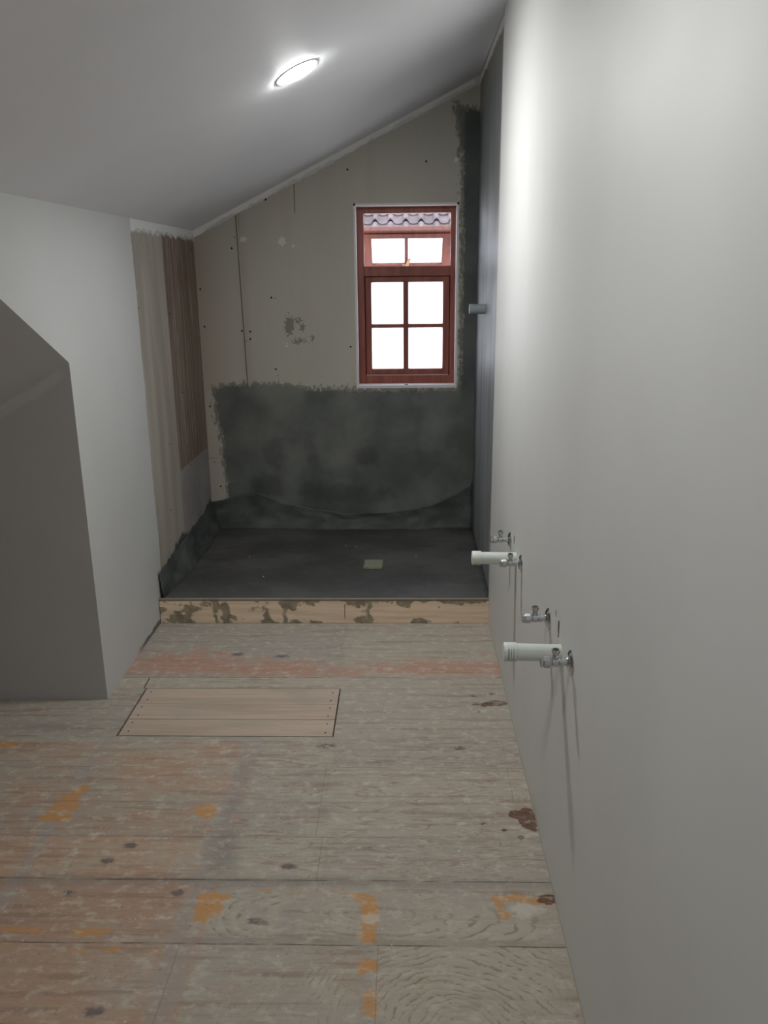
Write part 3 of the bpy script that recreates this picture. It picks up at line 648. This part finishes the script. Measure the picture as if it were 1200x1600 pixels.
# top sash hangs outward on friction stays; its own origin is the top edge
SH = 0.322; hx0, hx1 = OX0 - 0.018, OX1 + 0.018
up_ = sash(hx0, hx1, -SH, 0.0, -0.203, 0.237, -SH + 0.045, -0.059, (0.003, 0.024), None, 0.0, 0.038, 'upper_sash')
bm = bmesh.new(); box(bm, (hx0, -0.004, -0.005), (hx1, 0.0, 0.0), 0.001); box(bm, (hx0, -0.005, -0.059), (hx1, 0.0, -0.022), 0.002); r_ = bm_obj('top_rail_bead', bm, m_wood, up_)
m_brass = Mat('brass', (188, 142, 108), 0.45, 0.5, 0.4)
bm = bmesh.new(); box(bm, (-0.012, -0.012, -SH + 0.022 + 0.010), (0.030, -0.001, -SH + 0.022 + 0.034), 0.002); lathe(bm, [(0, 0.009), (0.014, 0.007)], (0.008, -0.010, -SH + 0.022 + 0.022), (0, -1, 0), 14)
prism(bm, [(0.000, -0.026, -SH + 0.022 + 0.018), (0.014, -0.026, -SH + 0.022 + 0.014), (0.042, -0.030, -SH + 0.022 + 0.094), (0.036, -0.030, -SH + 0.022 + 0.100), (0.026, -0.030, -SH + 0.022 + 0.096)], (0, 0.007, 0))
bm_obj('casement_fastener', bm, m_brass, up_)
up_.location = (0, YB + 0.188, 1.949); up_.rotation_euler = (math.radians(44), 0, 0)
up_.parent = win; up_.matrix_parent_inverse = Matrix.Translation(win.location).inverted()
# friction stays
bm = bmesh.new()
for sx in (OX0 + 0.0005, OX1 - 0.0025):
    prism(bm, [(sx, yf + 0.04, 1.83), (sx, yf + 0.05, 1.83), (sx, yf + 0.15, 1.86), (sx, yf + 0.15, 1.85)], (0.002, 0, 0))
under(bm_obj('friction_stay', bm, Mat('stay_steel', (150, 140, 130), 0.4, 0.5, 0.8)), win)
# dark sliver left on the sill
bm = bmesh.new(); box(bm, (0.0, YB + 0.02, HZ0 + 0.016), (0.022, YB + 0.026, HZ0 + 0.020), 0.001); ns = bm_obj('wood_sliver', bm, m_black); tag(ns, 'thin dark sliver lying on the white window sill', 'debris')

# ------------------------------------------------------------------ neighbouring roof seen through the open sash
m_tile = Mat('weathered_roof_tile', (150, 132, 134), 0.8, 0.3)
m = m_tile; tn = m.noise(3, 3, 3, 4); ms = m.noise(7, 7, 7, 4, 0.6, 5)
c_ = m.mix(tn.step(0.3, 0.7), (104, 92, 96), (82, 72, 75)); c_ = m.mix(ms.step(0.6, 0.68) * 0.8, c_, (84, 84, 48)); m.color(c_); m.bump(m.noise(40, 40, 40, 3), 0.4, 0.01)
roof = empty('neighbouring_house', (0, 12.0, -3.0)); tag(roof, 'neighbouring house roof of weathered mossy pantiles outside the window', 'house')
def pan(s_):                                               # pantile section: flat pan, round roll
    s_ = s_ % 1.0
    return 0.055 * math.sin(math.pi * (s_ / 0.46)) ** 0.8 if s_ < 0.46 else -0.012 * math.sin(math.pi * (s_ - 0.46) / 0.54)
PW, CL, RP = 0.2215, 0.34, math.radians(24)
dirv = Vector((0, math.cos(RP), math.sin(RP))); nv = Vector((0, -math.sin(RP), math.cos(RP)))
bm = bmesh.new(); E0 = Vector((0, 11.69, 1.955)); NT, NC, K = 30, 10, 20
for c in range(NC):
    A = []; B = []; Cc = []; D = []
    for i in range(NT * K + 1):
        xx = (i / K - NT / 2) * PW - 0.47 + PW * 8; ph = pan(i / K)
        p = E0 + Vector((xx, 0, 0))
        A.append(bm.verts.new(p + dirv * (c * CL) + nv * (0.035 + ph * 1.3))); B.append(bm.verts.new(p + dirv * ((c + 1) * CL + 0.16) + nv * ph * 0.65)); Cc.append(bm.verts.new(p + dirv * (c * CL) + nv * (0.015 + ph * 1.25)))
        D.append(bm.verts.new(p + dirv * (c * CL + 0.3) + nv * (ph * 0.75 + 0.004)))
    for i in range(NT * K):
        bm.faces.new((A[i], A[i + 1], B[i + 1], B[i])); bm.faces.new((Cc[i], Cc[i + 1], A[i + 1], A[i])); bm.faces.new((D[i], D[i + 1], Cc[i + 1], Cc[i]))
o = bm_obj('roof_tiles', bm, m_tile); auto_smooth(o, 40); under(o, roof)
bm = bmesh.new(); q0 = E0 + nv * -0.05 + dirv * 0.04; q1 = q0 + dirv * (NC * CL)
prism(bm, [(-2.0, q0.y, q0.z), (4.3, q0.y, q0.z), (4.3, q1.y, q1.z), (-2.0, q1.y, q1.z)], nv * 0.03); under(bm_obj('roof_underlay', bm, m_dark), roof)
m_hwall = Mat('pale_render', (226, 222, 214), 0.9); m_fas = Mat('fascia_board', (150, 80, 62), 0.6)
bm = bmesh.new(); box(bm, (-2.4, 12.35, -3.0), (4.4, 15.0, 2.05)); under(bm_obj('house_wall', bm, m_hwall), roof)
bm = bmesh.new(); box(bm, (-2.3, 11.70, 1.75), (4.3, 11.74, 1.90)); box(bm, (-2.3, 11.74, 1.84), (4.3, 12.36, 1.87)); under(bm_obj('fascia', bm, m_fas), roof)
bm = bmesh.new(); box(bm, (-30, 5.6, -3.2), (30, 45, -3.0)); gr_ = bm_obj('ground_outside', bm, Mat('pale_paving', (200, 198, 192), 0.9)); struct(gr_)

# ------------------------------------------------------------------ ceiling lights
m_rim = Mat('light_rim', (225, 225, 225), 0.4)
nc = Vector((SL, 0, -1)).normalized()
def downlight(yv, power, label):
    m_em = Mat('diffuser_glow', (255, 255, 255)); m_em.b.inputs['Emission Color'].default_value = (0.985, 0.998, 0.985, 1); m_em.b.inputs['Emission Strength'].default_value = power
    px = -0.370; p = Vector((px, yv, zceil(px)))
    t_ = empty('ceiling_light', p); tag(t_, label, 'ceiling light', 'round downlights in the sloping ceiling')
    bm = bmesh.new(); lathe(bm, [(-0.02, 0.070), (-0.02, 0.083), (0.0015, 0.083), (0.0025, 0.080), (0.0025, 0.076), (0.0, 0.0755)], (0, 0, 0), nc, 48, False); r = bm_obj('rim', bm, m_rim, t_); auto_smooth(r)
    bm = bmesh.new(); lathe(bm, [(0.0, 0.0755), (0.003, 0.075), (0.0065, 0.066), (0.009, 0.045), (0.010, 0.02)], (0, 0, 0), nc, 48); d = bm_obj('diffuser', bm, m_em, t_); auto_smooth(d)
    return t_
downlight(3.165, LAMP_FAR, 'round lit downlight in the sloping ceiling before the window wall')
downlight(1.30, LAMP_MID, 'round lit downlight in the ceiling above and ahead of the camera, out of view')
downlight(-0.55, LAMP_NEAR, 'round lit downlight in the ceiling behind the camera')

# ------------------------------------------------------------------ plumbing on the right wall
m_chr = Mat('chrome', (205, 208, 210), 0.12, 0.5, 1.0)
m_chr2 = Mat('black_knob_cap', (30, 30, 32), 0.3, 0.5)
m_pvc = Mat('white_pvc', (214, 220, 212), 0.38, 0.45); m_ink = Mat('printed_ink', (70, 74, 76), 0.6)
m_gpipe = Mat('grey_pvc', (140, 148, 150), 0.45, 0.4)
def make_valve():
    t_ = empty('shut_off_valve', (0, 0, 0)); a = (-1, 0, 0)
    bm = bmesh.new(); lathe(bm, [(0.0, 0.031), (0.002, 0.031), (0.004, 0.0295), (0.009, 0.022), (0.011, 0.013), (0.013, 0.012)], (0, 0, 0), a, 40); auto_smooth(bm_obj('wall_flange', bm, m_chr, t_), 30)
    bm = bmesh.new()
    lathe(bm, [(0.010, 0.0085), (0.020, 0.0085), (0.021, 0.0110), (0.027, 0.0110), (0.028, 0.0095), (0.031, 0.0095), (0.034, 0.0118), (0.048, 0.0118), (0.051, 0.0090), (0.056, 0.0090)], (0, 0, 0), a, 28)
    lathe(bm, [(0.0, 0.0085), (0.0155, 0.0080), (0.016, 0.0060), (0.019, 0.0060)], (-0.041, 0, 0), (0, 0, 1), 20)
    auto_smooth(bm_obj('valve_body', bm, m_chr, t_), 30)
    bm = bmesh.new(); lathe(bm, [(0.053, 0.0105), (0.055, 0.0155), (0.070, 0.0155), (0.0715, 0.0125), (0.0735, 0.0125), (0.074, 0.0145), (0.078, 0.0140), (0.078, 0.0080), (0.070, 0.0075)], (0, 0, 0), a, 8); nut = bm_obj('compression_nut', bm, m_chr, t_)
    bv_ = nut.modifiers.new('b', 'BEVEL'); bv_.width = 0.0008; bv_.segments = 2
    bm = bmesh.new()
    lathe(bm, [(0.017, 0.0055), (0.022, 0.0075), (0.030, 0.0105), (0.034, 0.0110), (0.036, 0.0100)], (-0.041, 0, 0), (0, 0, 1), 10); kn = bm_obj('knob', bm, m_chr, t_)
    kn.scale = (1, 1, 1); bm = bmesh.new(); lathe(bm, [(0.036, 0.0075), (0.0372, 0.0065)], (-0.041, 0, 0), (0, 0, 1), 16); bm_obj('knob_cap', bm, m_chr2, kn)
    return t_
def copy_tree(o, parent=None):
    c = o.copy(); C.objects.link(c); c.parent = parent
    for ch in list(o.children): copy_tree(ch, c)
    return c
valve0 = make_valve()
VAL = [((XR, 3.119, 0.682), 'chrome valve nearest the shower, above and beyond the far white waste pipe', 0.0),
       ((XR, 2.807, 0.695), 'chrome valve just in front of the far white waste pipe', 6.0),
       ((XR, 2.230, 0.731), 'chrome valve between the two white waste pipes, above the nearer one', -4.0),
       ((XR, 1.902, 0.754), 'chrome valve nearest the camera, in front of the nearer white waste pipe', 3.0)]
for i, (p, lb, rt) in enumerate(VAL):
    o = valve0 if i == 0 else copy_tree(valve0)
    o.location = p; o.rotation_euler = (math.radians(rt), 0, 0); tag(o, lb, 'valve', 'chrome shut-off valves on the right wall')
def waste(y_, z_, L, label, drop, text):
    t_ = empty('waste_pipe', (XR, y_, z_)); tag(t_, label, 'pipe', 'white waste pipes on the right wall')
    ax = Vector((-1, 0, drop)).normalized()
    bm = bmesh.new(); lathe(bm, [(-0.0, 0.0232), (L, 0.0232)], (0, 0, 0), ax, 40); auto_smooth(bm_obj('pipe', bm, m_pvc, t_))
    bm = bmesh.new(); lathe(bm, [(L - 0.030, 0.0235), (L - 0.0295, 0.0262), (L + 0.001, 0.0262), (L + 0.004, 0.0245), (L + 0.005, 0.021)], (0, 0, 0), ax, 40); cp = bm_obj('end_cap', bm, m_pvc, t_); auto_smooth(cp, 30)
    # rows of small print on the cap (not readable in the photograph)
    bm = bmesh.new(); rg_ = random.Random(int(y_ * 100))
    Xv = ax; up = Vector((0, 0, 1)); up = (up - Xv * up.dot(Xv)).normalized(); fr = Xv.cross(up); fr = fr if fr.y < 0 else -fr
    for rw_ in range(3):
        d = L - 0.018 + rw_ * 0.0065 - 0.004
        th = math.radians(text[0])
        while th > math.radians(text[1]):
            ln = rg_.choice((0.04, 0.06, 0.09)) * (1.8 if rw_ == 2 else 1); wd_ = 0.0028 if rw_ == 2 else 0.0018
            q = []
            for aa, dd in ((th, d), (th, d + wd_), (th - ln, d + wd_), (th - ln, d)):
                q.append(bm.verts.new(Xv * dd + (fr * math.cos(aa) + up * math.sin(aa)) * 0.02635))
            bm.faces.new(q); th -= ln + 0.035
    if text[0] > text[1]: bm_obj('printed_mark', bm, m_ink, cp)
    else: bm.free()
    return t_
waste(2.956, 0.660, 0.162, 'far white capped waste pipe stub, just outside the shower', 0.02, (-25, -70))
waste(2.040, 0.713, 0.150, 'nearer white capped waste pipe stub with printed cap', 0.02, (42, -30))
# grey stub in the shower wall
t_ = empty('pipe_stub', (XR + 0.012, 4.552, 1.511)); tag(t_, 'short grey capped pipe stub high on the shower side wall', 'pipe')
bm = bmesh.new(); lathe(bm, [(0, 0.0262), (0.078, 0.0262)], (0, 0, 0), (-1, 0, 0), 32); auto_smooth(bm_obj('pipe', bm, m_gpipe, t_))
bm = bmesh.new(); lathe(bm, [(0.062, 0.0264), (0.0625, 0.0272), (0.080, 0.0272), (0.083, 0.025)], (0, 0, 0), (-1, 0, 0), 32); auto_smooth(bm_obj('end_cap', bm, m_gpipe, t_))
